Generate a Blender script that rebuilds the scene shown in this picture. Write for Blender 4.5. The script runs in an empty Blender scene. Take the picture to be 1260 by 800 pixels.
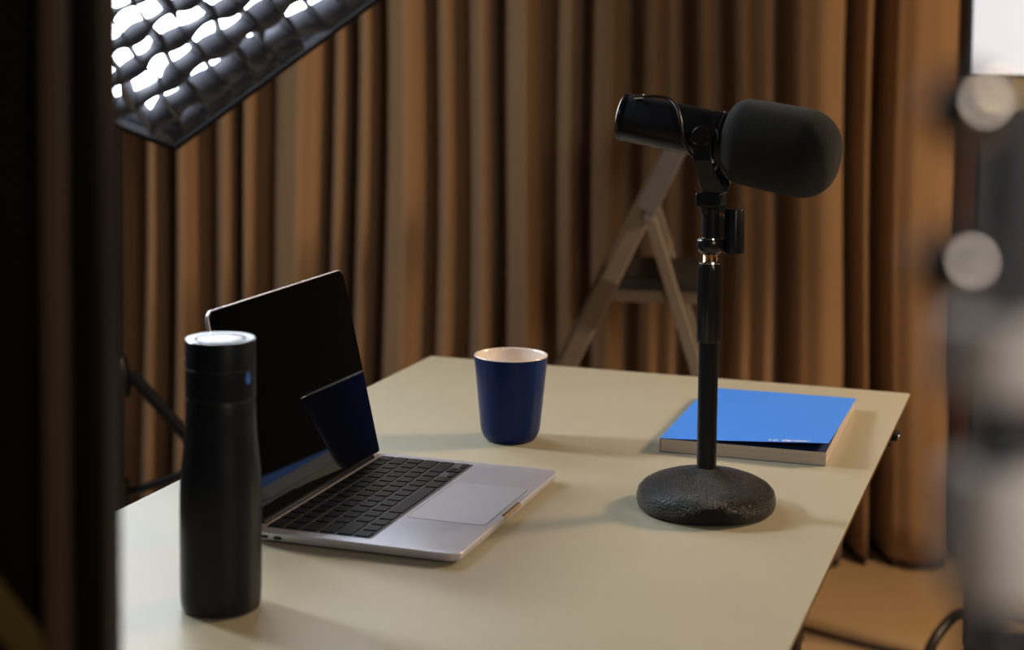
import bpy, bmesh, math, random
from mathutils import Vector, Matrix
random.seed(7)
sc = bpy.context.scene
COL = sc.collection
PI = math.pi
TZ = 0.74                      # table height

# ------------------------------------------------------------------ materials
def mat(name, col, rough=.5, metal=0., bump=0., bscale=200., var=0., vscale=20., coat=0., sheen=0.,
        emit=None, spec=.5, vec_scale=None, bdist=.002):
    m = bpy.data.materials.new(name); m.use_nodes = True
    nt = m.node_tree; b = nt.nodes['Principled BSDF']
    b.inputs['Base Color'].default_value = (*col, 1)
    b.inputs['Roughness'].default_value = rough
    b.inputs['Metallic'].default_value = metal
    b.inputs['Specular IOR Level'].default_value = spec
    b.inputs['Coat Weight'].default_value = coat
    b.inputs['Coat Roughness'].default_value = .08
    b.inputs['Sheen Weight'].default_value = sheen
    tc = nt.nodes.new('ShaderNodeTexCoord'); mp = nt.nodes.new('ShaderNodeMapping')
    nt.links.new(tc.outputs['Object'], mp.inputs['Vector'])
    if vec_scale: mp.inputs['Scale'].default_value = vec_scale
    if var > 0:
        n = nt.nodes.new('ShaderNodeTexNoise'); n.inputs['Scale'].default_value = vscale
        n.inputs['Detail'].default_value = 4
        nt.links.new(mp.outputs['Vector'], n.inputs['Vector'])
        mx = nt.nodes.new('ShaderNodeMix'); mx.data_type = 'RGBA'
        mx.inputs[6].default_value = (*[c*(1-var) for c in col], 1)
        mx.inputs[7].default_value = (*[min(1, c*(1+var)) for c in col], 1)
        nt.links.new(n.outputs['Fac'], mx.inputs[0]); nt.links.new(mx.outputs[2], b.inputs['Base Color'])
    if bump > 0:
        n = nt.nodes.new('ShaderNodeTexNoise'); n.inputs['Scale'].default_value = bscale
        n.inputs['Detail'].default_value = 3
        nt.links.new(mp.outputs['Vector'], n.inputs['Vector'])
        bp = nt.nodes.new('ShaderNodeBump'); bp.inputs['Strength'].default_value = bump
        bp.inputs['Distance'].default_value = bdist
        nt.links.new(n.outputs['Fac'], bp.inputs['Height']); nt.links.new(bp.outputs['Normal'], b.inputs['Normal'])
    if emit:
        b.inputs['Emission Color'].default_value = (*emit[0], 1)
        b.inputs['Emission Strength'].default_value = emit[1]
    return m

M = {}
M['table'] = mat('desk_linoleum', (.43, .40, .30), .42, bump=.03, bscale=900, var=.05, vscale=6, spec=.42)
M['table_edge'] = mat('desk_edge', (.09, .05, .025), .5, var=.2, vscale=60)
M['alu'] = mat('grey_aluminium', (.60, .61, .71), .42, metal=.6, bump=.02, bscale=2500, var=.02)
M['alu_edge'] = mat('grey_aluminium_edge', (.34, .335, .36), .3, metal=.8, var=.02)
M['trackpad'] = mat('trackpad_glass', (.60, .61, .70), .38, metal=.55, var=.02)
M['key'] = mat('key_black', (.005, .006, .009), .36, bump=.05, bscale=3000, var=.1, spec=.2)
M['keywell'] = mat('key_well', (.10, .10, .115), .45, metal=.5, var=.1)
M['glass'] = mat('screen_glass', (.002, .002, .003), .03, spec=.32, var=.05)
M['rubber'] = mat('black_rubber', (.012, .012, .012), .6, var=.1)
M['port'] = mat('port_dark', (.003, .003, .003), .5, var=.1)
M['bottle'] = mat('matte_black_bottle', (.006, .008, .012), .36, bump=.04, bscale=1800, var=.1, spec=.25)
M['cap'] = mat('black_cap', (.006, .008, .012), .38, bump=.02, bscale=1500, var=.1, spec=.15)
M['captop'] = mat('polished_cap_top', (.13, .135, .15), .2, metal=.9, var=.03)
M['blue_mark'] = mat('blue_mark', (.02, .10, .40), .4, var=.05)
M['cup'] = mat('blue_glaze', (.0004, .013, .085), .34, bump=.10, bscale=160, var=.12, vscale=60, spec=.2)
M['cupin'] = mat('cream_glaze', (.80, .70, .62), .25, var=.04, vscale=40, coat=.3)
M['book'] = mat('blue_cover', (.055, .26, .92), .5, var=.02, vscale=30)
M['pages'] = mat('page_edges', (.46, .40, .35), .8, var=.25, vscale=1.0, vec_scale=(4, 4, 1400))
M['ink'] = mat('white_print', (.85, .85, .85), .5, var=.02)
M['blk'] = mat('black_powder_coat', (.007, .008, .011), .33, bump=.05, bscale=1200, var=.1, spec=.25)
M['blk_gloss'] = mat('black_gloss', (.010, .010, .012), .2, var=.1)
M['cast'] = mat('hammered_black_cast_iron', (.006, .0055, .0055), .27, spec=.30, bdist=.004, bump=1.0, bscale=500, var=.2, vscale=200)
M['foam'] = mat('black_foam', (.008, .009, .011), .95, bump=1.0, bscale=1300, var=.5, vscale=900, sheen=.12, spec=.12)
M['chrome'] = mat('chrome', (.8, .8, .82), .08, metal=1, var=.02)
M['brass'] = mat('brass', (.75, .5, .2), .25, metal=1, var=.05)
M['ladder'] = mat('ladder_aluminium', (.24, .20, .165), .45, metal=.3, bump=.05, bscale=300, var=.08)
M['ladder_shade'] = mat('ladder_shade_brown', (.10, .075, .06), .5, var=.1)
M['ladder_dark'] = mat('ladder_black_plastic', (.012, .012, .012), .6, var=.2)
M['ladder_grey'] = mat('ladder_grey_hinge', (.22, .21, .22), .35, metal=.5, var=.1)
M['floor'] = mat('floor_lino', (.47, .33, .185), .38, bump=.02, bscale=200, var=.06, vscale=3)
M['wall'] = mat('wall_paint', (.07, .055, .045), .9, bump=.1, bscale=150, var=.05)
M['ceil'] = mat('ceiling_paint', (.05, .045, .04), .9, var=.05)
M['gap_shade'] = mat('curtain_gap_shade', (.035, .02, .012), .9, var=.2)
M['curtain'] = mat('curtain_cloth', (.285, .168, .082), .85, bump=.25, bscale=600, var=.10, vscale=14, vec_scale=(1, 1, .12), sheen=.2)
M['grid'] = mat('softbox_grid_fabric', (.062, .064, .080), .9, bump=.2, bscale=300, var=.15, spec=.2)
M['sbrim'] = mat('softbox_shell_fabric', (.012, .012, .015), 1.0, bump=.2, bscale=300, var=.15, spec=.03)
M['diff'] = mat('softbox_diffuser', (.8, .8, .8), .9, var=.02, emit=((.88, .94, 1.0), 13.5))
M['panel_face'] = mat('dark_panel_face', (.006, .004, .003), .5, var=.2, vscale=3, spec=.08)
M['panel_reflection'] = mat('dark_brown_reflection', (.055, .032, .02), .5, var=.2, vscale=5)
M['panel_stripe'] = mat('dark_yellow_stripe', (.075, .050, .004), .7, var=.2, vscale=40)
M['led'] = mat('led_diffuser', (.15, .15, .15), .9, var=.02, emit=((.93, .94, 1.0), .72))
M['steel_grey'] = mat('blue_grey_steel', (.08, .09, .12), .5, metal=.2, var=.1)
M['cable'] = mat('cable_rubber', (.012, .011, .010), .3, var=.1)
M['cable_brown'] = mat('cable_brown', (.06, .03, .015), .5, var=.1)
M['rail'] = mat('rail_metal', (.4, .4, .4), .4, metal=.8, var=.05)

# ------------------------------------------------------------------ helpers
def link(name, bm, m, parent=None, loc=None, smooth=False, ang=.6):
    bmesh.ops.recalc_face_normals(bm, faces=bm.faces[:])
    me = bpy.data.meshes.new(name); bm.to_mesh(me); bm.free()
    if smooth:
        for p in me.polygons: p.use_smooth = True
        me.set_sharp_from_angle(angle=ang)
    me.materials.append(m)
    o = bpy.data.objects.new(name, me); COL.objects.link(o)
    if parent: o.parent = parent
    if loc: o.location = loc
    return o

def tag(o, label, cat, group=None, kind=None):
    o['label'] = label
    o['category'] = cat
    if group: o['group'] = group
    if kind: o['kind'] = kind
    return o

def thing(name, loc, label, cat, rz=0, group=None):
    o = bpy.data.objects.new(name, None); COL.objects.link(o)
    o.empty_display_size = .05
    o.location = loc; o.rotation_euler = (0, 0, rz)
    return tag(o, label, cat, group)

def structure(o):
    o['kind'] = 'structure'; return o

def box(bm, c, s, rot=None, bevel=0, seg=2):
    mt = Matrix.Translation(Vector(c)) @ (rot.to_4x4() if rot else Matrix()) @ Matrix.Diagonal((*s, 1))
    r = bmesh.ops.create_cube(bm, size=1, matrix=mt)
    if bevel:
        es = {e for v in r['verts'] for e in v.link_edges}
        bmesh.ops.bevel(bm, geom=list(es), offset=bevel, segments=seg, profile=.5, affect='EDGES')
    return bm

def lathe(bm, prof, seg=64, mt=None, close=True):
    """prof: list of (r, z). Rotated about z."""
    rings = []
    for r, z in prof:
        if r < 1e-6:
            rings.append([bm.verts.new((0, 0, z))])
        else:
            rings.append([bm.verts.new((r*math.cos(2*PI*k/seg), r*math.sin(2*PI*k/seg), z)) for k in range(seg)])
    for a, b in zip(rings, rings[1:]):
        for k in range(seg):
            k2 = (k+1) % seg
            if len(a) == 1 and len(b) == 1: continue
            if len(a) == 1: bm.faces.new((a[0], b[k], b[k2]))
            elif len(b) == 1: bm.faces.new((a[k], b[0], a[k2]))
            else: bm.faces.new((a[k], b[k], b[k2], a[k2]))
    if mt is not None:
        vs = [v for r in rings for v in r]
        bmesh.ops.transform(bm, matrix=mt, verts=vs)
    return bm

def smoothpts(pts, n=8):
    P = [Vector(p) for p in pts]
    if len(P) < 3: return P
    Q = [P[0]*2-P[1]] + P + [P[-1]*2-P[-2]]
    out = []
    for i in range(1, len(Q)-2):
        a, b, c, d = Q[i-1:i+3]
        for k in range(n):
            t = k/n
            out.append(.5*((2*b)+(c-a)*t+(2*a-5*b+4*c-d)*t*t+(3*b-a-3*c+d)*t**3))
    out.append(P[-1]); return out

def tube(bm, pts, r, seg=12, flat=None):
    P = [Vector(p) for p in pts]
    rings = []; up = None
    for i, p in enumerate(P):
        t = (P[min(i+1, len(P)-1)]-P[max(i-1, 0)]).normalized()
        if up is None:
            up = t.orthogonal().normalized()
        up = (up - t*up.dot(t)).normalized()
        s = t.cross(up)
        rr = r[i] if isinstance(r, (list, tuple)) else r
        rings.append([bm.verts.new(p + up*math.cos(2*PI*k/seg)*rr + s*math.sin(2*PI*k/seg)*rr) for k in range(seg)])
    for a, b in zip(rings, rings[1:]):
        for k in range(seg):
            bm.faces.new((a[k], a[(k+1) % seg], b[(k+1) % seg], b[k]))
    bm.faces.new(rings[0][::-1]); bm.faces.new(rings[-1])
    return bm

def bar(bm, a, b, w, t, side, bevel=.002):
    """rectangular bar from a to b, width w along `side`, thickness t."""
    a, b = Vector(a), Vector(b); d = (b-a); L = d.length; d.normalize()
    s = Vector(side); s = (s-d*s.dot(d)).normalized(); n = d.cross(s)
    rot = Matrix((s, n, d)).transposed()
    return box(bm, (a+b)/2, (w, t, L), rot, bevel, 2)

def rrect(w, h, r, n=8, x0=0, y0=0, rs=None):
    rs = rs or (r, r, r, r)
    out = []
    for (cx, cy, a0, q) in ((1, 1, 0, 0), (0, 1, 90, 1), (0, 0, 180, 2), (1, 0, 270, 3)):
        rr = rs[q]
        px = x0 + (w-rr if cx else rr); py = y0 + (h-rr if cy else rr)
        for k in range(n+1):
            a = math.radians(a0 + 90*k/n)
            out.append((px+rr*math.cos(a), py+rr*math.sin(a)))
    return out

def prism(bm, outline, z0, z1, mt=None, layers=None, inset=0):
    """outline extruded; layers = [(z, inset)] rings bottom to top."""
    cx = sum(p[0] for p in outline)/len(outline); cy = sum(p[1] for p in outline)/len(outline)
    w = max(p[0] for p in outline)-min(p[0] for p in outline); h = max(p[1] for p in outline)-min(p[1] for p in outline)
    mx = (max(p[0] for p in outline)+min(p[0] for p in outline))/2; my = (max(p[1] for p in outline)+min(p[1] for p in outline))/2
    layers = layers or [(z0, inset), (z0+inset, 0), (z1-inset, 0), (z1, inset)] if inset else (layers or [(z0, 0), (z1, 0)])
    rings = []
    for z, ins in layers:
        fx, fy = (w-2*ins)/w, (h-2*ins)/h
        rings.append([bm.verts.new((mx+(x-mx)*fx, my+(y-my)*fy, z)) for x, y in outline])
    n = len(outline)
    for a, b in zip(rings, rings[1:]):
        for k in range(n): bm.faces.new((a[k], a[(k+1) % n], b[(k+1) % n], b[k]))
    bm.faces.new(rings[0][::-1]); bm.faces.new(rings[-1])
    if mt is not None: bmesh.ops.transform(bm, matrix=mt, verts=[v for r in rings for v in r])
    return bm

B = bmesh.new

# ------------------------------------------------------------------ room
structure(link('floor', box(B(), (0, 1, -.05), (6.4, 7, .1)), M['floor']))
structure(link('wall_back', box(B(), (0, 4.25, 1.45), (6.4, .1, 2.9)), M['wall']))
structure(link('wall_left', box(B(), (-3.15, 1, 1.45), (.1, 6.4, 2.9)), M['wall']))
structure(link('wall_right', box(B(), (3.15, 1, 1.45), (.1, 6.4, 2.9)), M['wall']))
structure(link('ceiling', box(B(), (0, 1, 2.95), (6.4, 7, .1)), M['ceil']))

# ------------------------------------------------------------------ curtain (folds measured along the drop)
# (pixel column of the photo's fold at a drop 3.75 m away, depth: 0 = nearest ridge, 1 = deepest valley)
FOLD = [(120, 1), (140, .2), (168, .95), (190, .12), (206, .9), (229, .02), (258, .75), (281, .15), (293, 1.0),
        (305, .25), (332, .8), (352, .2), (370, .05), (388, .2), (401, .75), (417, .2), (428, 1.0), (446, .2), (466, .95),
        (482, .12), (497, .0), (510, .12), (525, .8), (547, .25), (570, .8), (592, .1), (614, 1.0), (630, .15), (645, .0), (656, .15),
        (673, .75), (700, .15), (720, 1.0), (735, .2), (748, .05), (762, .2), (777, .95), (800, .12), (813, .3), (826, .1), (842, .95),
        (866, .08), (893, .9), (912, .1), (925, .25), (940, .02), (966, 1.0), (984, .12), (1010, 0), (1034, .12),
        (1050, 1.0), (1068, .15), (1080, .75), (1089, 1.0), (1102, .12), (1125, 0), (1150, .0), (1170, .12), (1186, 1.0), (1205, .2), (1225, .1)]
YC = 3.70; DEP = .165
def colx(px): return (px-631)/2036.3*3.76
ctrl = [(colx(a), d) for a, d in FOLD]
rr = random.Random(3)
x = ctrl[0][0]; left = []
while x > -1.7:
    x -= rr.uniform(.05, .075); left.append((x, rr.uniform(0, .2))); x -= rr.uniform(.05, .075); left.append((x, rr.uniform(.75, 1)))
x = ctrl[-1][0]; right = []
while x < 1.3:
    x += rr.uniform(.05, .075); right.append((x, rr.uniform(.75, 1))); x += rr.uniform(.05, .075); right.append((x, rr.uniform(0, .2)))
ctrl = left[::-1] + ctrl + right
def depth(x):
    if x <= ctrl[0][0]: return ctrl[0][1]
    for (a, da), (b, db) in zip(ctrl, ctrl[1:]):
        if a <= x <= b:
            t = (x-a)/(b-a); t = t*t*(3-2*t)
            return da+(db-da)*t
    return ctrl[-1][1]
bm = B()
x0, x1 = ctrl[0][0], ctrl[-1][0]
NX = int((x1-x0)/.006); NZ = 14
ztop = 2.80; zbot = .022
grid_ = []
for j in range(NZ+1):
    z = zbot + (ztop-zbot)*(j/NZ)**1.3
    row = []
    for i in range(NX+1):
        x = x0+(x1-x0)*i/NX
        sway = .010*math.sin(z*1.7+x*2.3)*(1-z/ztop) + .004*math.sin(z*4+x*9)
        row.append(bm.verts.new((x+sway, YC+DEP*depth(x)*(1-.12*math.sin(z*2+x*5)), z)))
    grid_.append(row)
for a, b in zip(grid_, grid_[1:]):
    for i in range(NX): bm.faces.new((a[i], a[i+1], b[i+1], b[i]))
cur = link('curtain', bm, M['curtain'], smooth=True, ang=3)
md = cur.modifiers.new('thick', 'SOLIDIFY'); md.thickness = .003; md.offset = -1
tag(cur, 'floor-length brown curtain in deep vertical folds across the back of the room', 'curtain')
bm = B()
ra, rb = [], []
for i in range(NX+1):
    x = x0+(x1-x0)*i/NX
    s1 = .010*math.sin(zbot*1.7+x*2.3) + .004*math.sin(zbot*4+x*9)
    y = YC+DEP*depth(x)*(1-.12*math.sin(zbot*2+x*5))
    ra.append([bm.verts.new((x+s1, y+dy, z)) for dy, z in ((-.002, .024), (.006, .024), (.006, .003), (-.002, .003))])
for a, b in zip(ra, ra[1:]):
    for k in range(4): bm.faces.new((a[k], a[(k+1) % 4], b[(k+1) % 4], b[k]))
link('gap_shade', bm, M['gap_shade'], cur)  # shade between curtain and floor, put in as a dark band
tag(link('curtain_rail', box(B(), (0, 3.78, 2.85), (6.0, .05, .10), bevel=.004), M['rail']), 'long metal ceiling rail carrying the brown curtain', 'curtain rail')

# ------------------------------------------------------------------ table
TY = .3294
tr = -TY                                   # local x along the far edge, local -y towards the camera
TL, TW = 1.40, .692
T1 = Vector((-.1169, 2.4181, 0))
table = thing('desk', T1, 'large desk with pale olive top and thin dark edge under the laptop', 'desk', rz=tr)
bm = B()
prism(bm, rrect(TW, TL, .004, 3, 0, -TL), 0, 0, layers=[(TZ-.0012, 0), (TZ-.0004, 0), (TZ, .0004)])
link('tabletop', bm, M['table'], table)
bm = B(); prism(bm, rrect(TW-.0008, TL-.0008, .004, 3, .0004, -TL+.0004), 0, 0, layers=[(TZ-.024, .03), (TZ-.0065, .0002), (TZ-.0012, 0)])
link('edge_core', bm, M['table_edge'], table)
for fx, fy in ((.14, -.14), (TW-.14, -.14), (.14, -TL+.14), (TW-.14, -TL+.14)):
    link('leg', box(B(), (fx, fy, (TZ-.024)/2), (.04, .04, TZ-.024), bevel=.003), M['blk'], table)
for fy in (-.14, -TL+.14):
    link('crossbar', box(B(), (TW/2, fy, TZ-.05), (TW-.32, .025, .04), bevel=.002), M['blk'], table)
# black clip below the right edge
cl = thing('desk_clip', (.4845, 2.067, TZ-.016), 'small black clip hanging under the right edge of the desk behind the book', 'clip', rz=tr)
bm = B(); box(bm, (-.018, 0, -.002), (.040, .020, .010), bevel=.003); link('bracket', bm, M['blk_gloss'], cl)
bm = B(); box(bm, (.003, .002, -.010), (.010, .024, .012), bevel=.003); box(bm, (-.004, -.013, -.017), (.010, .010, .010), bevel=.003)
link('clasp', bm, M['blk'], cl)
link('pin', box(B(), (.0085, -.003, -.010), (.003, .007, .005), bevel=.001), M['chrome'], cl)

# ------------------------------------------------------------------ laptop
yw = .326
LW, LD = .304, .212
lap = thing('laptop', (-.1472, 1.8118, TZ), 'open grey laptop with black keyboard and dark glossy screen on the desk', 'laptop',
            rz=math.atan2(-math.cos(yw), -math.sin(yw)))
# local x: along the hinge (from the far end), local y: towards the user
bm = B()
prism(bm, rrect(LW, LD, .011, 10), 0, 0, layers=[(.0016, .010), (.0022, .005), (.0042, .0014), (.0068, .0002), (.0110, 0), (.0116, .0003), (.0118, .0008)])
base = link('base', bm, M['alu'], lap, smooth=True, ang=.5)
ZD = .0118
link('key_well', prism(B(), rrect(.278, .1075, .003, 4, .0125, .0125), ZD-.0004, ZD+.00025), M['keywell'], base)
# hinge slot and barrel
link('hinge', tube(B(), [(.022, .0035, ZD-.0005), (LW-.022, .0035, ZD-.0005)], .0042, 16), M['blk_gloss'], lap)
link('hinge_strip', box(B(), (LW/2, .0094, ZD+.0001), (LW-.04, .0016, .0006), bevel=.0002), M['alu_edge'], lap)
for xx in (.015, .095, .209, .289):
    pass
for (xx, yy) in ((.02, .02), (LW-.02, .02), (.02, LD-.02), (LW-.02, LD-.02)):
    link('rubber_foot', lathe(B(), [(0, 0), (.006, 0), (.006, .003), (0, .003)], 20, Matrix.Translation((xx, yy, 0))), M['rubber'], lap)
# keys (u = units from the user's left; local x = LW - ux)
U = .019; KX0 = .0145
rows = [[1.5]+[1]*12+[1], [1]*13+[1.5], [1.5]+[1]*13, [1.75]+[1]*11+[1.75], [2.25]+[1]*10+[2.25],
        [1, 1, 1, 1.25, 5, 1.25, 1, 'L', 'UD', 'R']]
RP = .0177; gap = .0030
def key(cx0, cx1, y0, y1):
    xa, xb = LW-cx1, LW-cx0
    bm = B()
    prism(bm, rrect(xb-xa, y1-y0, .0016, 3, xa, y0), 0, 0, layers=[(ZD+.0002, 0), (ZD+.0011, 0), (ZD+.0014, .0004)])
    link('key', bm, M['key'], lap)
for ri, row in enumerate(rows):
    ux = KX0; y0 = .0135+ri*RP; y1 = y0+RP-gap
    half = (y1-y0)/2
    for k in row:
        w = k if not isinstance(k, str) else 1
        a, b = ux+gap/2, ux+w*U-gap/2
        if k in ('L', 'R'): key(a, b, y0+half+.0004, y1)
        elif k == 'UD': key(a, b, y0, y0+half-.0004); key(a, b, y0+half+.0004, y1)
        else: key(a, b, y0, y1)
        ux += w*U
# trackpad with its fine groove
bm = B(); prism(bm, rrect(.1345, .081, .004, 5, .0808, .1238), ZD-.0001, ZD+.0001); link('trackpad_groove', bm, M['port'], base)
bm = B(); prism(bm, rrect(.1333, .0798, .0035, 5, .0814, .1244), ZD, ZD+.00022); link('trackpad', bm, M['trackpad'], lap)
# thumb scoop at the front edge, warm side light put into its colour
bm = B(); prism(bm, rrect(.050, .0042, .0012, 4, .130, LD-.0036), ZD-.0035, ZD+.0002, inset=.0003)
s = link('thumb_scoop', bm, M['brass'], lap)
s.data.materials[0] = mat('scoop_warm_lit_aluminium', (.62, .42, .26), .25, metal=.85, var=.02)
# ports on the near side
for yy in (.0175, .0315):
    bm = B(); o = rrect(.0082, .0030, .0014, 5, yy-.0041, .0056)
    mtx = Matrix(((0, 0, 1, 0), (1, 0, 0, 0), (0, 1, 0, 0), (0, 0, 0, 1)))
    prism(bm, o, LW-.001, LW+.0002, mt=mtx); link('port', bm, M['port'], lap)
# lid
th = math.radians(103)
vy, vz = math.cos(th), math.sin(th)
lm = Matrix(((1, 0, 0, 0), (0, vy, vz, .004), (0, vz, -vy, ZD), (0, 0, 0, 1)))   # local (x, up the lid, out of the screen)
LH = .2075
bm = B(); prism(bm, rrect(LW, LH, .011, 10, 0, .001, rs=(.011, .011, .004, .004)), 0, 0, mt=lm,
      layers=[(-.0042, .002), (-.0036, .0006), (-.0026, 0), (.0000, 0), (.0004, .0003)])
lid = link('lid', bm, M['alu'], lap, smooth=True, ang=.5)
bm = B(); prism(bm, rrect(LW-.0024, LH-.0024, .010, 10, .0012, .0022, rs=(.010, .010, .003, .003)), .0003, .0009, mt=lm)
link('screen_glass', bm, M['glass'], lid)

# ------------------------------------------------------------------ bottle
bt = thing('water_bottle', (-.2382, 1.3479, TZ), 'matte black water bottle with bright round cap at the near left corner of the desk', 'bottle')
prof = [(0, .0005), (.0295, .0005), (.0320, .002), (.0330, .006), (.0335, .016), (.0337, .08), (.0336, .096), (.0333, .106), (.0325, .117), (.0313, .128), (.0302, .138), (.0293, .149), (.0288, .161), (.0286, .1764), (.0284, .1770), (.0, .1770)]
link('body', lathe(B(), prof, 96), M['bottle'], bt, smooth=True, ang=.7)
link('seam_ring', lathe(B(), [(.0, .1768), (.0279, .1768), (.0279, .1782), (0, .1782)], 96), M['rubber'], bt, smooth=True)
cap = link('cap', lathe(B(), [(0, .178), (.0284, .178), (.0287, .1784), (.0287, .2245), (.0284, .2254), (.0276, .2256), (0, .2256)], 96), M['cap'], bt, smooth=True, ang=.5)
link('cap_top', lathe(B(), [(0, .2257), (.0190, .2259), (.0193, .2240), (.0210, .2240), (.0213, .2260), (.0282, .2262), (.0286, .2258), (.0286, .2250), (0, .2246)], 96), M['captop'], cap, smooth=True, ang=.3)
link('cap_groove', lathe(B(), [(.0190, .2256), (.0190, .22640), (.0215, .22640), (.0215, .2256)], 96), M['rubber'], cap)
link('cap_line', lathe(B(), [(.0285, .2020), (.02885, .2022), (.02885, .2027), (.0285, .2029)], 96), M['rubber'], cap)
# blue drop emblem, wrapped on the cap
bm = B(); a0 = math.radians(-30)
ns = 24; ctr = []
for k in range(ns):
    t = 2*PI*k/ns
    dz = .0056*math.cos(t); dx = .0033*math.sin(t)*(1-.55*max(0, math.cos(t)))
    a = a0+dx/.0288; ctr.append(bm.verts.new((.02895*math.cos(a), .02895*math.sin(a), .1965+dz)))
bm.faces.new(ctr); r = bmesh.ops.extrude_face_region(bm, geom=bm.faces[:])
for v in r['geom']:
    if isinstance(v, bmesh.types.BMVert): v.co.x *= 1.006; v.co.y *= 1.006
link('drop_emblem', bm, M['blue_mark'], cap)['label'] = 'blue drop emblem'
for zz in (.2075, .181):
    bm = B(); bmesh.ops.create_uvsphere(bm, u_segments=12, v_segments=8, radius=.0011, matrix=Matrix.Translation((-.0284, -.002, zz)))
    link('rivet', bm, M['chrome'], cap, smooth=True)

# ------------------------------------------------------------------ cup
cu = thing('cup', (.0013, 1.9235, TZ), 'dark blue handleless cup with cream inside, standing between laptop and microphone stand', 'cup')
H_ = .1012
prof = [(0, .002), (.024, .002), (.0262, .0), (.0278, .0006), (.0300, .003), (.0325, .0065), (.0345, .012), (.0356, .020), (.0432, H_-.0016), (.0433, H_-.001)]
link('outside', lathe(B(), prof, 96), M['cup'], cu, smooth=True, ang=.8)
prof = [(.0433, H_-.001), (.0430, H_), (.0418, H_+.0003), (.0404, H_-.0006), (.0400, H_-.003), (.0325, .018), (.028, .009), (.018, .006), (0, .0055)]
link('inside', lathe(B(), prof, 96), M['cupin'], cu, smooth=True, ang=1.2)['label'] = 'cream glazed inside and rim'

# ------------------------------------------------------------------ book
bk = thing('book', (.173, 1.872, TZ), 'blue softcover book lying on the desk behind the microphone stand', 'book', rz=-.309)
BW, BD, BT = .189, .288, .0155
bm = B(); box(bm, (BW/2+.0003, BD/2, .0005+BT/2), (BW-.0012, BD, BT-.001)); link('pages', bm, M['pages'], bk)
bm = B(); box(bm, (BW/2, BD/2, .0004), (BW-.003, BD-.003, .0006)); link('back_cover', bm, M['book'], bk)
bm = B(); box(bm, (-.0001, BD/2, BT/2), (.0006, BD+.0004, BT)); link('endpaper', box(B(), (BW/2, BD/2, BT-.0002), (BW-.001, BD-.001, .0005)), mat('navy_endpaper', (.006, .022, .10), .7, var=.05), bk)
sp = link('spine', bm, M['pages'], bk)
def lift(x, y):
    s = max(0, min(1, x/BW)); s = s**1.15
    t = max(0, min(1, 1-y/BD))**1.4
    return .0105*s*t + .0006
bm = B(); NXc, NYc = 30, 36; top = []; bot = []
def cover_pt(i, j, dz):
    x = (BW+.0022)*i/NXc; y = (BD+.0006)*j/NYc-.0003
    return bm.verts.new((x, y-.006*lift(x, y)/.009*0, BT+lift(x, y)+dz-.0004))
T_ = [[cover_pt(i, j, .0004) for i in range(NXc+1)] for j in range(NYc+1)]
U_ = [[cover_pt(i, j, 0) for i in range(NXc+1)] for j in range(NYc+1)]
for j in range(NYc):
    for i in range(NXc):
        bm.faces.new((T_[j][i], T_[j][i+1], T_[j+1][i+1], T_[j+1][i]))
        bm.faces.new((U_[j][i], U_[j+1][i], U_[j+1][i+1], U_[j][i+1]))
for i in range(NXc):
    bm.faces.new((U_[0][i], U_[0][i+1], T_[0][i+1], T_[0][i])); bm.faces.new((T_[NYc][i], T_[NYc][i+1], U_[NYc][i+1], U_[NYc][i]))
for j in range(NYc):
    bm.faces.new((T_[j][0], T_[j+1][0], U_[j+1][0], U_[j][0])); bm.faces.new((U_[j][NXc], U_[j+1][NXc], T_[j+1][NXc], T_[j][NXc]))
cov = link('front_cover', bm, M['book'], bk, smooth=True, ang=.6)
fc = bpy.data.curves.new('title', 'FONT'); fc.body = 'B.C.  Objectware'; fc.size = .0078; fc.extrude = 0; fc.offset = .0003
to = bpy.data.objects.new('title_tmp', fc); COL.objects.link(to)
dg = bpy.context.evaluated_depsgraph_get()
me = bpy.data.meshes.new_from_object(to.evaluated_get(dg))
COL.objects.unlink(to); bpy.data.objects.remove(to)
w = max(v.co.x for v in me.vertices)
for v in me.vertices:
    X = .1235+v.co.x*(.0475/w); Y = .0022+v.co.y*1.55
    v.co = (X, Y, BT+lift(X, Y)+.0005)
me.materials.clear(); me.materials.append(M['ink'])
o = bpy.data.objects.new('title_print', me); COL.objects.link(o); o.parent = cov
o['label'] = 'small white printed title'

# ------------------------------------------------------------------ microphone stand
SX, SY = .1998, 1.6482
ms = thing('microphone_stand', (SX, SY, TZ), 'black desk microphone stand with heavy round textured base', 'microphone stand')
prof = [(0, .0006), (.064, .0006), (.0685, .003), (.0702, .008), (.0702, .0135), (.0685, .0195), (.064, .0245), (.056, .0290), (.045, .0330),
        (.032, .0365), (.020, .0390), (.0125, .0415), (.0112, .0425), (0, .0425)]
link('base', lathe(B(), prof, 128), M['cast'], ms, smooth=True, ang=.8)
link('pole', lathe(B(), [(0, .04), (.0099, .04), (.0099, .185), (0, .185)], 48), M['blk'], ms, smooth=True)
bm = B()
seg = 72; prof = [(.0100, .1695), (.0118, .1705), (.0125, .173), (.0125, .243), (.0119, .2475), (.0112, .2500), (.0, .2500)]
lathe(bm, [(0, .1695)]+prof, seg)
for v in bm.verts:
    r = math.hypot(v.co.x, v.co.y)
    if r > .0117 and .172 < v.co.z < .2435:
        a = math.atan2(v.co.y, v.co.x); k = 1-.045*(.5+.5*math.cos(12*a))**3
        v.co.x *= k; v.co.y *= k
gr = link('grip_clutch', bm, M['blk_gloss'], ms, smooth=True, ang=.5)
link('chrome_rim', lathe(B(), [(0, .2499), (.0108, .2499), (.0112, .2506), (.0108, .2520), (0, .2522)], 48), M['chrome'], ms, smooth=True)
link('threaded_tip', lathe(B(), [(0, .2500)]+[(.0066+.0007*(k % 2), .2520+.0010*k) for k in range(9)]+[(0, .2605)], 40), M['brass'], ms)['label'] = 'brass threaded tip'

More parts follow.
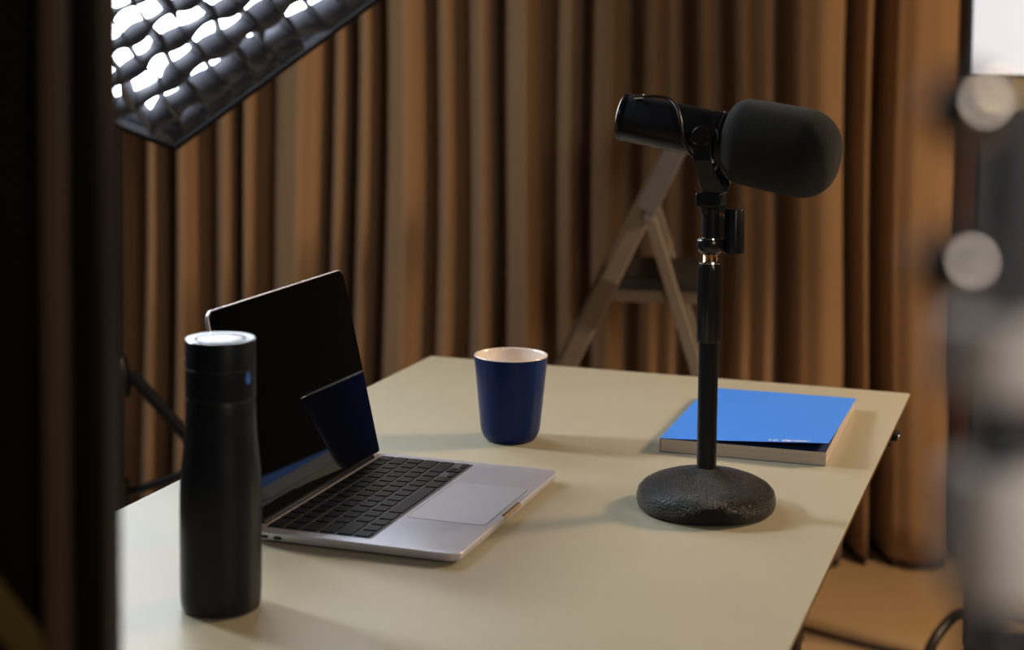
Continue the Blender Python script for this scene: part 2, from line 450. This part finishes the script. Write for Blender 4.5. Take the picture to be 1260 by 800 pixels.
# ------------------------------------------------------------------ microphone
C0 = Vector((SX-.002, SY, 1.1195))
mic = thing('microphone', (SX, SY, TZ+.259), 'black broadcast microphone with thick foam windscreen mounted on the desk stand', 'microphone')
off = Vector((SX, SY, TZ+.259))
ax = Vector((.927, -.375, -.165)).normalized()
q = Vector((.375, .927, 0)).normalized()
upv = q.cross(ax) if q.cross(ax).z > 0 else -q.cross(ax)
R3 = Matrix((q, ax.cross(q), ax)).transposed().to_4x4()
MM = Matrix.Translation(C0-off) @ R3
def mlathe(name, prof, m, par=mic, seg=72, ang=.6):
    return link(name, lathe(B(), prof, seg, MM), m, par, smooth=True, ang=ang)
rb = .0245
mlathe('body', [(0, -.0935), (.0215, -.0935), (.0238, -.0930), (rb, -.0915), (rb, .0000), (rb-.0004, .0004), (rb-.0014, .0006), (0, .0006)], M['blk'])
mlathe('end_rim', [(.0236, -.0931), (.0250, -.0920), (.0252, -.0905), (.0247, -.0898), (.0236, -.0905)], M['blk_gloss'])
mlathe('grille_ring', [(0, .0006), (.0232, .0006), (.0252, .0016), (.0254, .0096), (.0236, .0104), (0, .0104)], M['blk_gloss'])
mlathe('neck_ring', [(0, .0104), (.0225, .0104), (.0250, .0118), (.0254, .0135), (.0248, .0155), (.0215, .0165), (.021, .03), (0, .03)], M['rubber'])
# windscreen: a soft capsule
prof = [(0, .0165)]
ra, rb2, zA, zB = .0425, .0440, .0165, .1305
n = 16
for k in range(n+1):
    t = PI/2*k/n
    prof.append((ra-.022+.022*math.sin(t), zA+.020-.020*math.cos(t)))
for k in range(1, 6):
    t = k/6; prof.append((ra+(rb2-ra)*t+.0006*math.sin(PI*t), zA+.020+(zB-.036-zA-.020)*t))
for k in range(0, n+1):
    t = PI/2*k/n
    prof.append((rb2-.034+.034*math.cos(t), zB-.036+.036*math.sin(t)**1.0))
prof.append((0, zB))
prof[0] = (0, .0165)
mlathe('windscreen', prof, M['foam'], seg=96, ang=2)['label'] = 'thick black foam windscreen'
# yoke
def P(a, s, z): return C0-off + Vector((ax.x, ax.y, 0)).normalized()*a + q*s + Vector((0, 0, z))
for sgn in (-1, 1):
    bm = B()
    ah = Vector((ax.x, ax.y, 0)).normalized()
    path = [(0.0, .0300, .009), (0, .0300, -.004), (.0005, .0300, -.024), (.004, .020, -.042), (.007, .010, -.058)]
    if sgn > 0: path = [(0.0, .0300, .009), (0, .0300, -.004), (.001, .0300, -.034), (.005, .0270, -.052), (.005, .006, -.0605)]
    ws = [.012, .0175, .0185, .0195, .022]
    rings = []
    for (a, s, z), w_ in zip(path, ws):
        rings.append([bm.verts.new(P(a+da*w_/2, (s+ds*.0016)*sgn, z)) for da, ds in ((-1, -1), (1, -1), (1, 1), (-1, 1))])
    for A, B_ in zip(rings, rings[1:]):
        for k in range(4): bm.faces.new((A[k], A[(k+1) % 4], B_[(k+1) % 4], B_[k]))
    bm.faces.new(rings[0]); bm.faces.new(rings[-1])
    arm = link('yoke_arm', bm, M['blk'], mic)
    bv = arm.modifiers.new('b', 'BEVEL'); bv.width = .0008; bv.segments = 2
    # pivot disc
    mtx = Matrix.Translation(P(0, .0, .0)) @ Matrix((ah, Vector((0, 0, 1)), -q if sgn < 0 else q)).transposed().to_4x4()
    prof = [(0, .0240), (.0060, .0240), (.0060, .0290), (.0095, .0292), (.0098, .0300), (.0098, .0335), (.0090, .0345), (.0, .0348)]
    link('pivot_knob', lathe(B(), prof, 40, mtx), M['blk_gloss'], mic, smooth=True, ang=.6)
bm = B(); rotq = Matrix((Vector((q.y, -q.x, 0)), q, Vector((0, 0, 1)))).transposed()
zc = lambda zw: zw-off.z
box(bm, (0.000, 0, zc(1.0545)), (.026, .028, .0150), rotq, .0025, 3)
link('swivel_block', bm, M['blk'], mic)
bm = B(); prism(bm, [(-.009, 0), (.0135, .004), (.0135, .011), (-.012, .011)], -.008, .008,
      mt=Matrix.Translation((0, 0, zc(1.0385))) @ Matrix(((1, 0, 0, 0), (0, 0, -1, 0), (0, 1, 0, 0), (0, 0, 0, 1))))
link('swivel_wedge', bm, M['blk'], mic)
link('stem', lathe(B(), [(0, zc(1.008)), (.0088, zc(1.008)), (.0088, zc(1.0475)), (0, zc(1.0475))], 40), M['blk'], mic, smooth=True)
link('collar', lathe(B(), [(0, zc(.9995)), (.0085, zc(.9995)), (.0115, zc(1.0015)), (.0134, zc(1.005)), (.0136, zc(1.0125)), (.0128, zc(1.0142)), (.0095, zc(1.0150)), (0, zc(1.0150))], 48), M['blk_gloss'], mic, smooth=True, ang=.5)
link('collar_trim', lathe(B(), [(.0088, zc(1.0149)), (.0110, zc(1.0150)), (.0108, zc(1.0158)), (.0088, zc(1.0160))], 48), M['chrome'], mic, smooth=True)
# clamp knob at the right of the stem
bm = B(); box(bm, (.0125, 0, zc(1.0265)), (.012, .008, .021), None, .0015); link('knob_lug', bm, M['blk'], mic)
bm = B(); lathe(bm, [(0, zc(1.0005)), (.0098, zc(1.0005)), (.0106, zc(1.0015)), (.0106, zc(1.0435)), (.0098, zc(1.0452)), (0, zc(1.0456))], 60, Matrix.Translation((.0232, 0, 0)))
for v in bm.verts:
    dx, dy = v.co.x-.0232, v.co.y
    if math.hypot(dx, dy) > .0104:
        a = math.atan2(dy, dx); k = 1-.05*(.5+.5*math.cos(10*a))**2; v.co.x = .0232+dx*k; v.co.y = dy*k
link('clamp_knob', bm, M['blk'], mic, smooth=True, ang=.5)
# cable over the body, from its plug down to the yoke
def onbody(t, deg, r=.0268):
    a = math.radians(deg)      # 0 = towards the camera side, 90 = top
    return (C0-off) + ax*t + (-q*math.cos(a)+upv*math.sin(a))*r
pts = [onbody(-.0720, 63, .028), onbody(-.060, 64, .031), onbody(-.045, 62, .032), onbody(-.033, 45, .032), onbody(-.025, 22, .031), onbody(-.020, 0, .030),
       onbody(-.017, -22, .030), onbody(-.010, -45, .030), onbody(.001, -75, .031)]
link('cable', tube(B(), smoothpts(pts, 6), .0016, 10), M['cable'], mic, smooth=True, ang=2)
pts = [onbody(-.0800, 60, .0262), onbody(-.0710, 63, .0282)]
link('cable_plug', tube(B(), pts, .0028, 16), M['chrome'], mic, smooth=True, ang=.6)['label'] = 'small chrome cable plug'
pts = [onbody(.012, 20, .0265), onbody(.017, -20, .028), onbody(.017, -60, .031), onbody(.010, -90, .034), onbody(.004, -120, .032), onbody(.004, -150, .029)]
link('cable_loop', tube(B(), smoothpts(pts, 6), .0012, 8), M['cable'], mic, smooth=True, ang=2)

# ------------------------------------------------------------------ step ladder
LO = Vector((-.172, 3.10, 0))
dv = Vector((.94, -.18, 0)); dv.normalize(); sv = Vector((.03, .30, 0))
ld = thing('step_ladder', LO, 'open aluminium step ladder with black treads standing before the curtain', 'ladder')
def L(a, s, z): return dv*a + sv*s + Vector((0, 0, z))
run = .475
def front(z, s=0): return L(run*z, s, z)
ZT = 1.03
for s in (0, 1):
    bm = B(); bar(bm, front(.0, s), front(ZT, s), .034, .022, dv, .003); rail = link('front_rail', bm, M['ladder'], ld)
    off_ = sv.normalized()*(-.003 if s == 0 else .003)
    bm = B(); bar(bm, front(.68, s)+off_, front(.765, s)+off_, .037, .024, dv, .002); link('rail_shade', bm, M['ladder_shade'], rail)  # shaded stretch of the rail, put in as a darker sleeve
    pv = front(.885, s)+dv*.012
    bm = B(); ft = L(run*.885+.012+.885*.325, s, 0.0)
    bar(bm, ft, pv, .023, .016, dv, .002); link('rear_leg', bm, M['ladder'], ld)
    bm = B(); nrm = -sv.normalized() if s == 0 else sv.normalized()
    mtx = Matrix.Translation(pv+nrm*.012) @ nrm.to_track_quat('Z', 'Y').to_matrix().to_4x4()
    link('hinge_bolt', lathe(bm, [(0, 0), (.013, 0), (.013, .005), (.009, .008), (0, .008)], 20, mtx), M['ladder_grey'], ld, smooth=True)
    for pt in (front(0, s), ft):
        link('rubber_foot', box(B(), pt+Vector((0, 0, .016)), (.06, .034, .032), bevel=.005), M['ladder_dark'], ld)
# guard plate at the top, steps
bm = B(); bar(bm, front(.895, 0)-sv.normalized()*.018, front(ZT, 0)-sv.normalized()*.018, .040, .008, dv, .002); link('side_plate', bm, M['ladder_grey'], ld)
rot = Matrix((dv, sv.normalized(), Vector((0, 0, 1)))).transposed()
for z, dpt in ((.255, .24), (.50, .21), (.745, .185)):
    c = front(z, .5)+dv*(dpt/2+.010)
    link('tread', box(B(), c+Vector((0, 0, .012)), (dpt, sv.length*.98, .022), rot, .003), M['ladder_dark'], ld)['label'] = 'black tread'
    link('step', box(B(), c-Vector((0, 0, .012)), (dpt-.01, sv.length*.92, .024), rot, .003), M['ladder'], ld)
link('top_cap', box(B(), front(ZT, .5)+Vector((0, 0, .018)), (.09, sv.length*1.2, .035), rot, .006), mat('ladder_top_cap', (.55, .36, .18), .5, var=.1), ld)
bm = B(); bar(bm, L(run*.885+.012+.50*.325, 0, .385), L(run*.885+.012+.50*.325, 1, .385), .025, .012, (0, 0, 1), .002); link('rear_brace', bm, M['ladder'], ld)
bm = B(); bar(bm, L(run*.885+.012+.1*.325, 0, .785)+Vector((0, 0, 0)), L(run*.885+.012+.1*.325, 1, .785), .025, .012, (0, 0, 1), .002); link('rear_brace', bm, M['ladder'], ld)

# ------------------------------------------------------------------ honeycomb softbox and its stand
def raydir(px, py):
    f, p, r, cy = 2036.3, .0651, .0097, 169.9
    dx, dy = px-630, py-cy; c, s = math.cos(r), math.sin(r)
    a, b = c*dx+s*dy, -s*dx+c*dy
    return Vector((1, 0, 0))*a/f - Vector((0, math.sin(p), math.cos(p)))*b/f + Vector((0, math.cos(p), -math.sin(p)))
EYE = Vector((0, 0, 1.2213))
V0 = Vector((-.5516, 2.70, 1.0262))
az, el = math.radians(14), math.radians(-10)
nn = Vector((math.sin(az)*math.cos(el), -math.cos(az)*math.cos(el), math.sin(el)))
e1 = Vector((.3368, 0, .2508)); d = raydir(460, 0); e1 = (EYE + d*((V0-EYE).dot(nn)/d.dot(nn)) - V0).normalized()
e2 = nn.cross(e1)                          # in-plane, perpendicular to e1
if e2.z < 0: e2 = -e2
RS = .72                                   # hexagon radius
ctr = V0 + (e1*math.cos(PI/3)+e2*math.sin(PI/3))*RS
sb = thing('softbox', ctr, 'large softbox lamp with fabric honeycomb grid glowing white at upper left', 'softbox lamp')
def S(x, y, z): return e1*x + e2*y + nn*z   # softbox-local; z out of its front
HX = [(RS*math.cos(math.radians(60*k)), RS*math.sin(math.radians(60*k))) for k in range(6)]
def inhex(x, y, R):
    return max(abs(x*math.cos(t)+y*math.sin(t)) for t in (math.radians(30), math.radians(90), math.radians(150))) <= R*math.cos(PI/6)
def edged(x, y):  # distance to the nearest hexagon side
    return RS*math.cos(PI/6)-max(x*math.cos(t)+y*math.sin(t) for t in [math.radians(30+60*k) for k in range(6)])
# shell
bm = B()
lay = [(1.006, .004), (1.012, .002), (1.012, -.05), (1.0, -.07), (.60, -.22), (.13, -.30)]
rings = [[bm.verts.new(S(x*k, y*k, z)) for x, y in HX] for k, z in lay]
inner = [(1.0, .004), (1.0, -.05)]
for a, b in zip(rings, rings[1:]):
    for k in range(6): bm.faces.new((a[k], a[(k+1) % 6], b[(k+1) % 6], b[k]))
bm.faces.new(rings[-1])
ri = [[bm.verts.new(S(x*k, y*k, z)) for x, y in HX] for k, z in inner]
for k in range(6):
    bm.faces.new((rings[0][k], ri[0][k], ri[0][(k+1) % 6], rings[0][(k+1) % 6])); bm.faces.new((ri[0][k], ri[1][k], ri[1][(k+1) % 6], ri[0][(k+1) % 6]))
link('shell', bm, M['sbrim'], sb)
bm = B(); vs = [bm.verts.new(S(x*.975, y*.975, -.062)) for x, y in HX]; bm.faces.new(vs)
vs2 = [bm.verts.new(S(x*.975, y*.975, -.066)) for x, y in HX]; bm.faces.new(vs2[::-1])
for k in range(6): bm.faces.new((vs[k], vs2[k], vs2[(k+1) % 6], vs[(k+1) % 6]))
link('diffuser', bm, M['diff'], sb)
# honeycomb grid of fabric walls
GA = .0478; rg = random.Random(11); DG = .042
gth = math.radians(-4)
ga = (math.cos(gth)*GA, math.sin(gth)*GA); gb = (-math.sin(gth)*GA*.98, math.cos(gth)*GA*.98)
N = 17; nodes = {}
for i in range(-N, N+1):
    for j in range(-N, N+1):
        x = ga[0]*i+gb[0]*j; y = ga[1]*i+gb[1]*j
        if edged(x, y) > -GA*.6:
            for k in range(6):           # outer nodes are sewn to the rim
                t = math.radians(30+60*k); o_ = x*math.cos(t)+y*math.sin(t)-RS*math.cos(PI/6)*.998
                if o_ > -GA*.35: x -= o_*math.cos(t); y -= o_*math.sin(t)
            de = edged(x, y); w_ = max(0, 1-de/.24)
            # the rim pulls the back of the outer cells towards the middle
            rad = math.hypot(x, y)+1e-6
            # nearest side direction
            t = max([math.radians(30+60*k) for k in range(6)], key=lambda t: x*math.cos(t)+y*math.sin(t))
            sx, sy = -math.cos(t)*w_*.036-.012, -math.sin(t)*w_*.036+.006
            pass
            jx, jy = (0, 0) if de < GA*.3 else (rg.uniform(-.006, .006), rg.uniform(-.006, .006))
            _u, _v = rg.uniform(-.006, .006), rg.uniform(-.006, .006)
            nodes[i, j] = (Vector((x+jx, y+jy)), Vector((x+sx+rg.uniform(-.005, .005), y+sy+rg.uniform(-.005, .005))))
bm = B()
def wall(a, b, ph):
    F0, B0 = nodes[a]; F1, B1 = nodes[b]
    K = 5; prev = None
    for k in range(K+1):
        t = k/K; dn = (F1-F0).orthogonal().normalized() if hasattr(F1-F0, 'orthogonal') else Vector((-(F1-F0).y, (F1-F0).x)).normalized()
        bul = ph*math.sin(PI*t)*(0 if min(edged(*F0), edged(*F1)) < GA*.3 else 1)
        f = F0.lerp(F1, t)+dn*bul; bk_ = B0.lerp(B1, t)-dn*bul*.6
        mid = (f+bk_)/2
        col = [bm.verts.new(S(f.x, f.y, -.002-.004*math.sin(PI*t))), bm.verts.new(S(mid.x, mid.y, -.002-DG/2)), bm.verts.new(S(bk_.x, bk_.y, -.002-DG))]
        if prev:
            for u_ in (0, 1): bm.faces.new((prev[u_], col[u_], col[u_+1], prev[u_+1]))
        prev = col
for (i, j) in nodes:
    if (i+1, j) in nodes: wall((i, j), (i+1, j), .006*(1 if (i+j) % 2 else -1)+rg.uniform(-.003, .003))
    if (i, j+1) in nodes: wall((i, j), (i, j+1), .006*(1 if (i+j) % 2 else -1)+rg.uniform(-.003, .003))
gr = link('honeycomb_grid', bm, M['grid'], sb, smooth=True, ang=1.2)
md = gr.modifiers.new('t', 'SOLIDIFY'); md.thickness = .0012
# speed ring + bracket
bm = B()
mtx = Matrix.Translation(S(0, 0, -.34)) @ Matrix((e1, e2 if e1.cross(e2).dot(nn) > 0 else -e2, nn)).transposed().to_4x4()
link('lamp_head', lathe(bm, [(0, -.06), (.065, -.06), (.07, -.05), (.07, .06), (.10, .07), (.10, .095), (0, .095)], 40, mtx), M['blk'], sb, smooth=True, ang=.5)

base = ctr + S(0, 0, -.42)
px_, py_ = base.x, base.y
st = thing('light_stand', (px_, py_, 0), 'black tripod light stand carrying the softbox, one leg visible behind the bottle', 'light stand')
hz = base.z-.12
link('pole', tube(B(), [(0, 0, .30), (0, 0, hz)], .014, 16), M['blk'], st, smooth=True, ang=.6)
link('swivel', box(B(), (0, 0, hz+.02), (.05, .05, .07), bevel=.006), M['blk'], st)
zh, zl = .595, .45
link('upper_hub', lathe(B(), [(0, zh-.04), (.028, zh-.04), (.03, zh), (.02, zh+.03), (0, zh+.03)], 24), M['blk'], st, smooth=True)
link('lower_hub', lathe(B(), [(0, zl-.10), (.024, zl-.10), (.024, zl-.05), (0, zl-.05)], 24), M['blk'], st, smooth=True)
# near leg aims past the bottle in the photo's view
for a in (-10, 112, 232):
    dr = Vector((math.cos(math.radians(a)), math.sin(math.radians(a)), 0))
    top_ = dr*.03+Vector((0, 0, zh)); foot = dr*.60+Vector((0, 0, .012))
    link('leg', tube(B(), [top_, foot], .012, 12), M['blk'], st, smooth=True, ang=.6)
    m_ = top_.lerp(foot, .27)
    link('brace', tube(B(), [dr*.02+Vector((0, 0, zl-.075)), m_], .008, 10), M['blk'], st, smooth=True, ang=.6)

# ------------------------------------------------------------------ big dark panel close at the left
pn = thing('dark_panel', (-.45, .765, 0), 'tall blurred black panel filling the left foreground', 'panel')
link('panel_board', box(B(), (-.055, .012, .93), (.60, .018, 1.62), bevel=.003), M['panel_face'], pn)
link('edge_frame', box(B(), (.2557, .008, .93), (.0145, .034, 1.66), bevel=.004), M['panel_face'], pn)
link('reflection_strip', box(B(), (.2385, -.0005, .93), (.0120, .010, 1.60), bevel=.002), M['panel_reflection'], pn)  # brown reflection on the panel, painted as a coloured strip
bm = B(); bar(bm, (.165, -.001, 1.005), (.243, -.001, .905), .016, .006, (1, 0, 1), .001); link('stripe', bm, M['panel_stripe'], pn)['label'] = 'dark yellow stripe'  # dark yellow stripe running diagonally over the panel face
for xx in (-.30, .20):
    link('foot', box(B(), (xx, .01, .06), (.05, .40, .12), bevel=.008), M['blk'], pn)

# ------------------------------------------------------------------ chromed stand very close at the right
RX, RY = .1008, .335
fs = thing('chrome_stand', (RX, RY, 0), 'blurred black and chrome equipment stand close to the camera at the right edge', 'equipment stand')
zp = lambda py, Y=RY: 1.2213-(py-37)/2036.3*Y
link('pole', lathe(B(), [(0, .30), (.0065, .30), (.0065, 1.209), (0, 1.210)], 48), M['steel_grey'], fs, smooth=True)
def collar(name, cy_, half, r, m, round_=False):
    z = zp(cy_); h = half/2036.3*RY
    if round_:
        prof = [(0, z-h)]+[(r*math.sin(PI*k/16)**.5, z-h*math.cos(PI*k/16)) for k in range(1, 16)]+[(0, z+h)]
    else:
        prof = [(0, z-h), (r*.93, z-h), (r, z-h*.9), (r, z+h*.9), (r*.93, z+h), (0, z+h)]
    link(name, lathe(B(), prof, 96), m, fs, smooth=True, ang=.6)
M['white_plastic'] = mat('white_plastic', (.85, .87, .92), .4, var=.03)
for px_k, py_k in ((1182, 127), (1172, 322)):
    cx_ = (px_k-630)/2036.3*RY-RX; zk = zp(py_k)
    bm = B(); bmesh.ops.create_uvsphere(bm, u_segments=40, v_segments=24, radius=.0080, matrix=Matrix.Translation((cx_, -.004, zk)))
    k_ = link('ball_knob', bm, M['chrome'], fs, smooth=True, ang=3)
    link('knob_shaft', tube(B(), [(cx_, -.004, zk), (0, 0, zk)], .003, 12), M['blk'], k_)
    prof = [(.0083*math.cos(PI/2*q_/10), .0083*math.sin(PI/2*q_/10)) for q_ in range(11)]
    link('glint_cover', lathe(B(), prof, 32, Matrix.Translation((cx_, -.004, zk)) @ Matrix.Rotation(-PI/2, 4, 'Y')), M['rubber'], k_, smooth=True)  # black half-shell added to block the left glint on the ball
collar('white_sleeve', 432, 48, .0128, M['white_plastic'])
collar('white_sleeve', 655, 82, .0112, M['white_plastic'])
link('hub', lathe(B(), [(0, .30), (.022, .30), (.024, .36), (.012, .40), (0, .40)], 24), M['blk'], fs, smooth=True)
for a in (-60, 60, 180):
    dr = Vector((math.cos(math.radians(a)), math.sin(math.radians(a)), 0))
    link('leg', tube(B(), [dr*.02+Vector((0, 0, .35)), dr*.26+Vector((0, 0, .009))], .009, 12), M['blk'], fs, smooth=True)

# ------------------------------------------------------------------ lit panel on a stand at the right
lx_, ly_ = 1.02, 3.05
lp = thing('led_lamp', (lx_, ly_, 0), 'white glowing light panel on a grey stand at the upper right edge', 'lamp')
link('housing', box(B(), (0, .035, 1.56), (.36, .05, .84), bevel=.008), M['steel_grey'], lp)
link('diffuser', box(B(), (0, .006, 1.56), (.345, .008, .825), bevel=.002), M['led'], lp)
link('pole', box(B(), (-.115, .045, .60), (.060, .03, 1.10), bevel=.006), M['steel_grey'], lp)
link('base', lathe(B(), [(0, 0), (.17, 0), (.17, .02), (.05, .035), (0, .035)], 48, Matrix.Translation((0.03, .045, 0))), M['blk'], lp, smooth=True)

# ------------------------------------------------------------------ cables on the floor
def cable(name, pts, r, m, label, cat):
    o = link(name, tube(B(), smoothpts(pts, 10), r, 14), m, None, smooth=True, ang=2)
    return tag(o, label, cat)
cable('floor_cable', [(.30, 3.55, .005), (.45, 3.44, .005), (.6014, 3.3212, .005), (.66, 3.27, .005), (.7216, 3.2215, .005), (.80, 3.16, .005), (.9, 3.0, .005)], .0045, M['cable_brown'],
      'thin brown cable lying on the floor beyond the right desk edge', 'cable')
cable('black_hose', [(.74, 2.90, .011), (.765, 2.98, .030), (.80, 3.06, .062), (.835, 3.10, .088), (.875, 3.13, .105), (.93, 3.14, .107), (1.0, 3.13, .095), (1.08, 3.11, .075), (1.2, 3.09, .04), (1.36, 3.05, .011)],
      .0105, M['cable'], 'thick glossy black tube arching over the floor at the lower right', 'tube')

# ------------------------------------------------------------------ light
def area(name, loc, target, size, power, col, sy=None, spread=None):
    l = bpy.data.lights.new(name, 'AREA'); l.energy = power; l.color = col
    l.shape = 'RECTANGLE'; l.size = size; l.size_y = sy or size
    if spread: l.spread = spread
    o = bpy.data.objects.new(name, l); COL.objects.link(o); o.location = loc
    o.rotation_euler = (Vector(target)-Vector(loc)).to_track_quat('-Z', 'Y').to_euler()
    return o
area('front_room_lamp', (1.3, -.8, 1.9), (0, 3.6, .8), .75, 19, (1, .84, .68))
area('warm_side_lamp', (1.9, 2.30, 1.85), (.6, 2.2, .6), .35, 42, (1, .70, .42))
area('left_studio_lamp', (-1.5, 2.32, 1.85), (.1, 1.7, .74), .28, 27, (.90, .96, 1.0))
w = bpy.data.worlds.new('world'); sc.world = w; w.use_nodes = True
w.node_tree.nodes['Background'].inputs[0].default_value = (.5, .42, .36, 1)
w.node_tree.nodes['Background'].inputs[1].default_value = .12

# ------------------------------------------------------------------ camera
cd = bpy.data.cameras.new('camera'); cam = bpy.data.objects.new('camera', cd); COL.objects.link(cam)
cd.sensor_width = 36; cd.sensor_fit = 'HORIZONTAL'; cd.lens = 2036.3/1260*36
cd.shift_y = -(400-169.9)/1260
cd.clip_start = .02
cam.matrix_world = Matrix.Translation(EYE) @ (Matrix.Rotation(PI/2-.0651, 4, 'X') @ Matrix.Rotation(.0097, 4, 'Z'))
cd.dof.use_dof = True; cd.dof.focus_distance = 1.76
cd.dof.aperture_fstop = 4.2
sc.camera = cam
sc.view_settings.view_transform = 'Standard'; sc.view_settings.look = 'None'
sc.view_settings.gamma = 1; sc.view_settings.use_curve_mapping = False
sc.view_settings.exposure = 0.0
sc.cycles.use_denoising = True
sc.cycles.max_bounces = 8; sc.cycles.diffuse_bounces = 4; sc.cycles.glossy_bounces = 4
sc.cycles.sample_clamp_indirect = 6
sc.cycles.use_light_tree = True
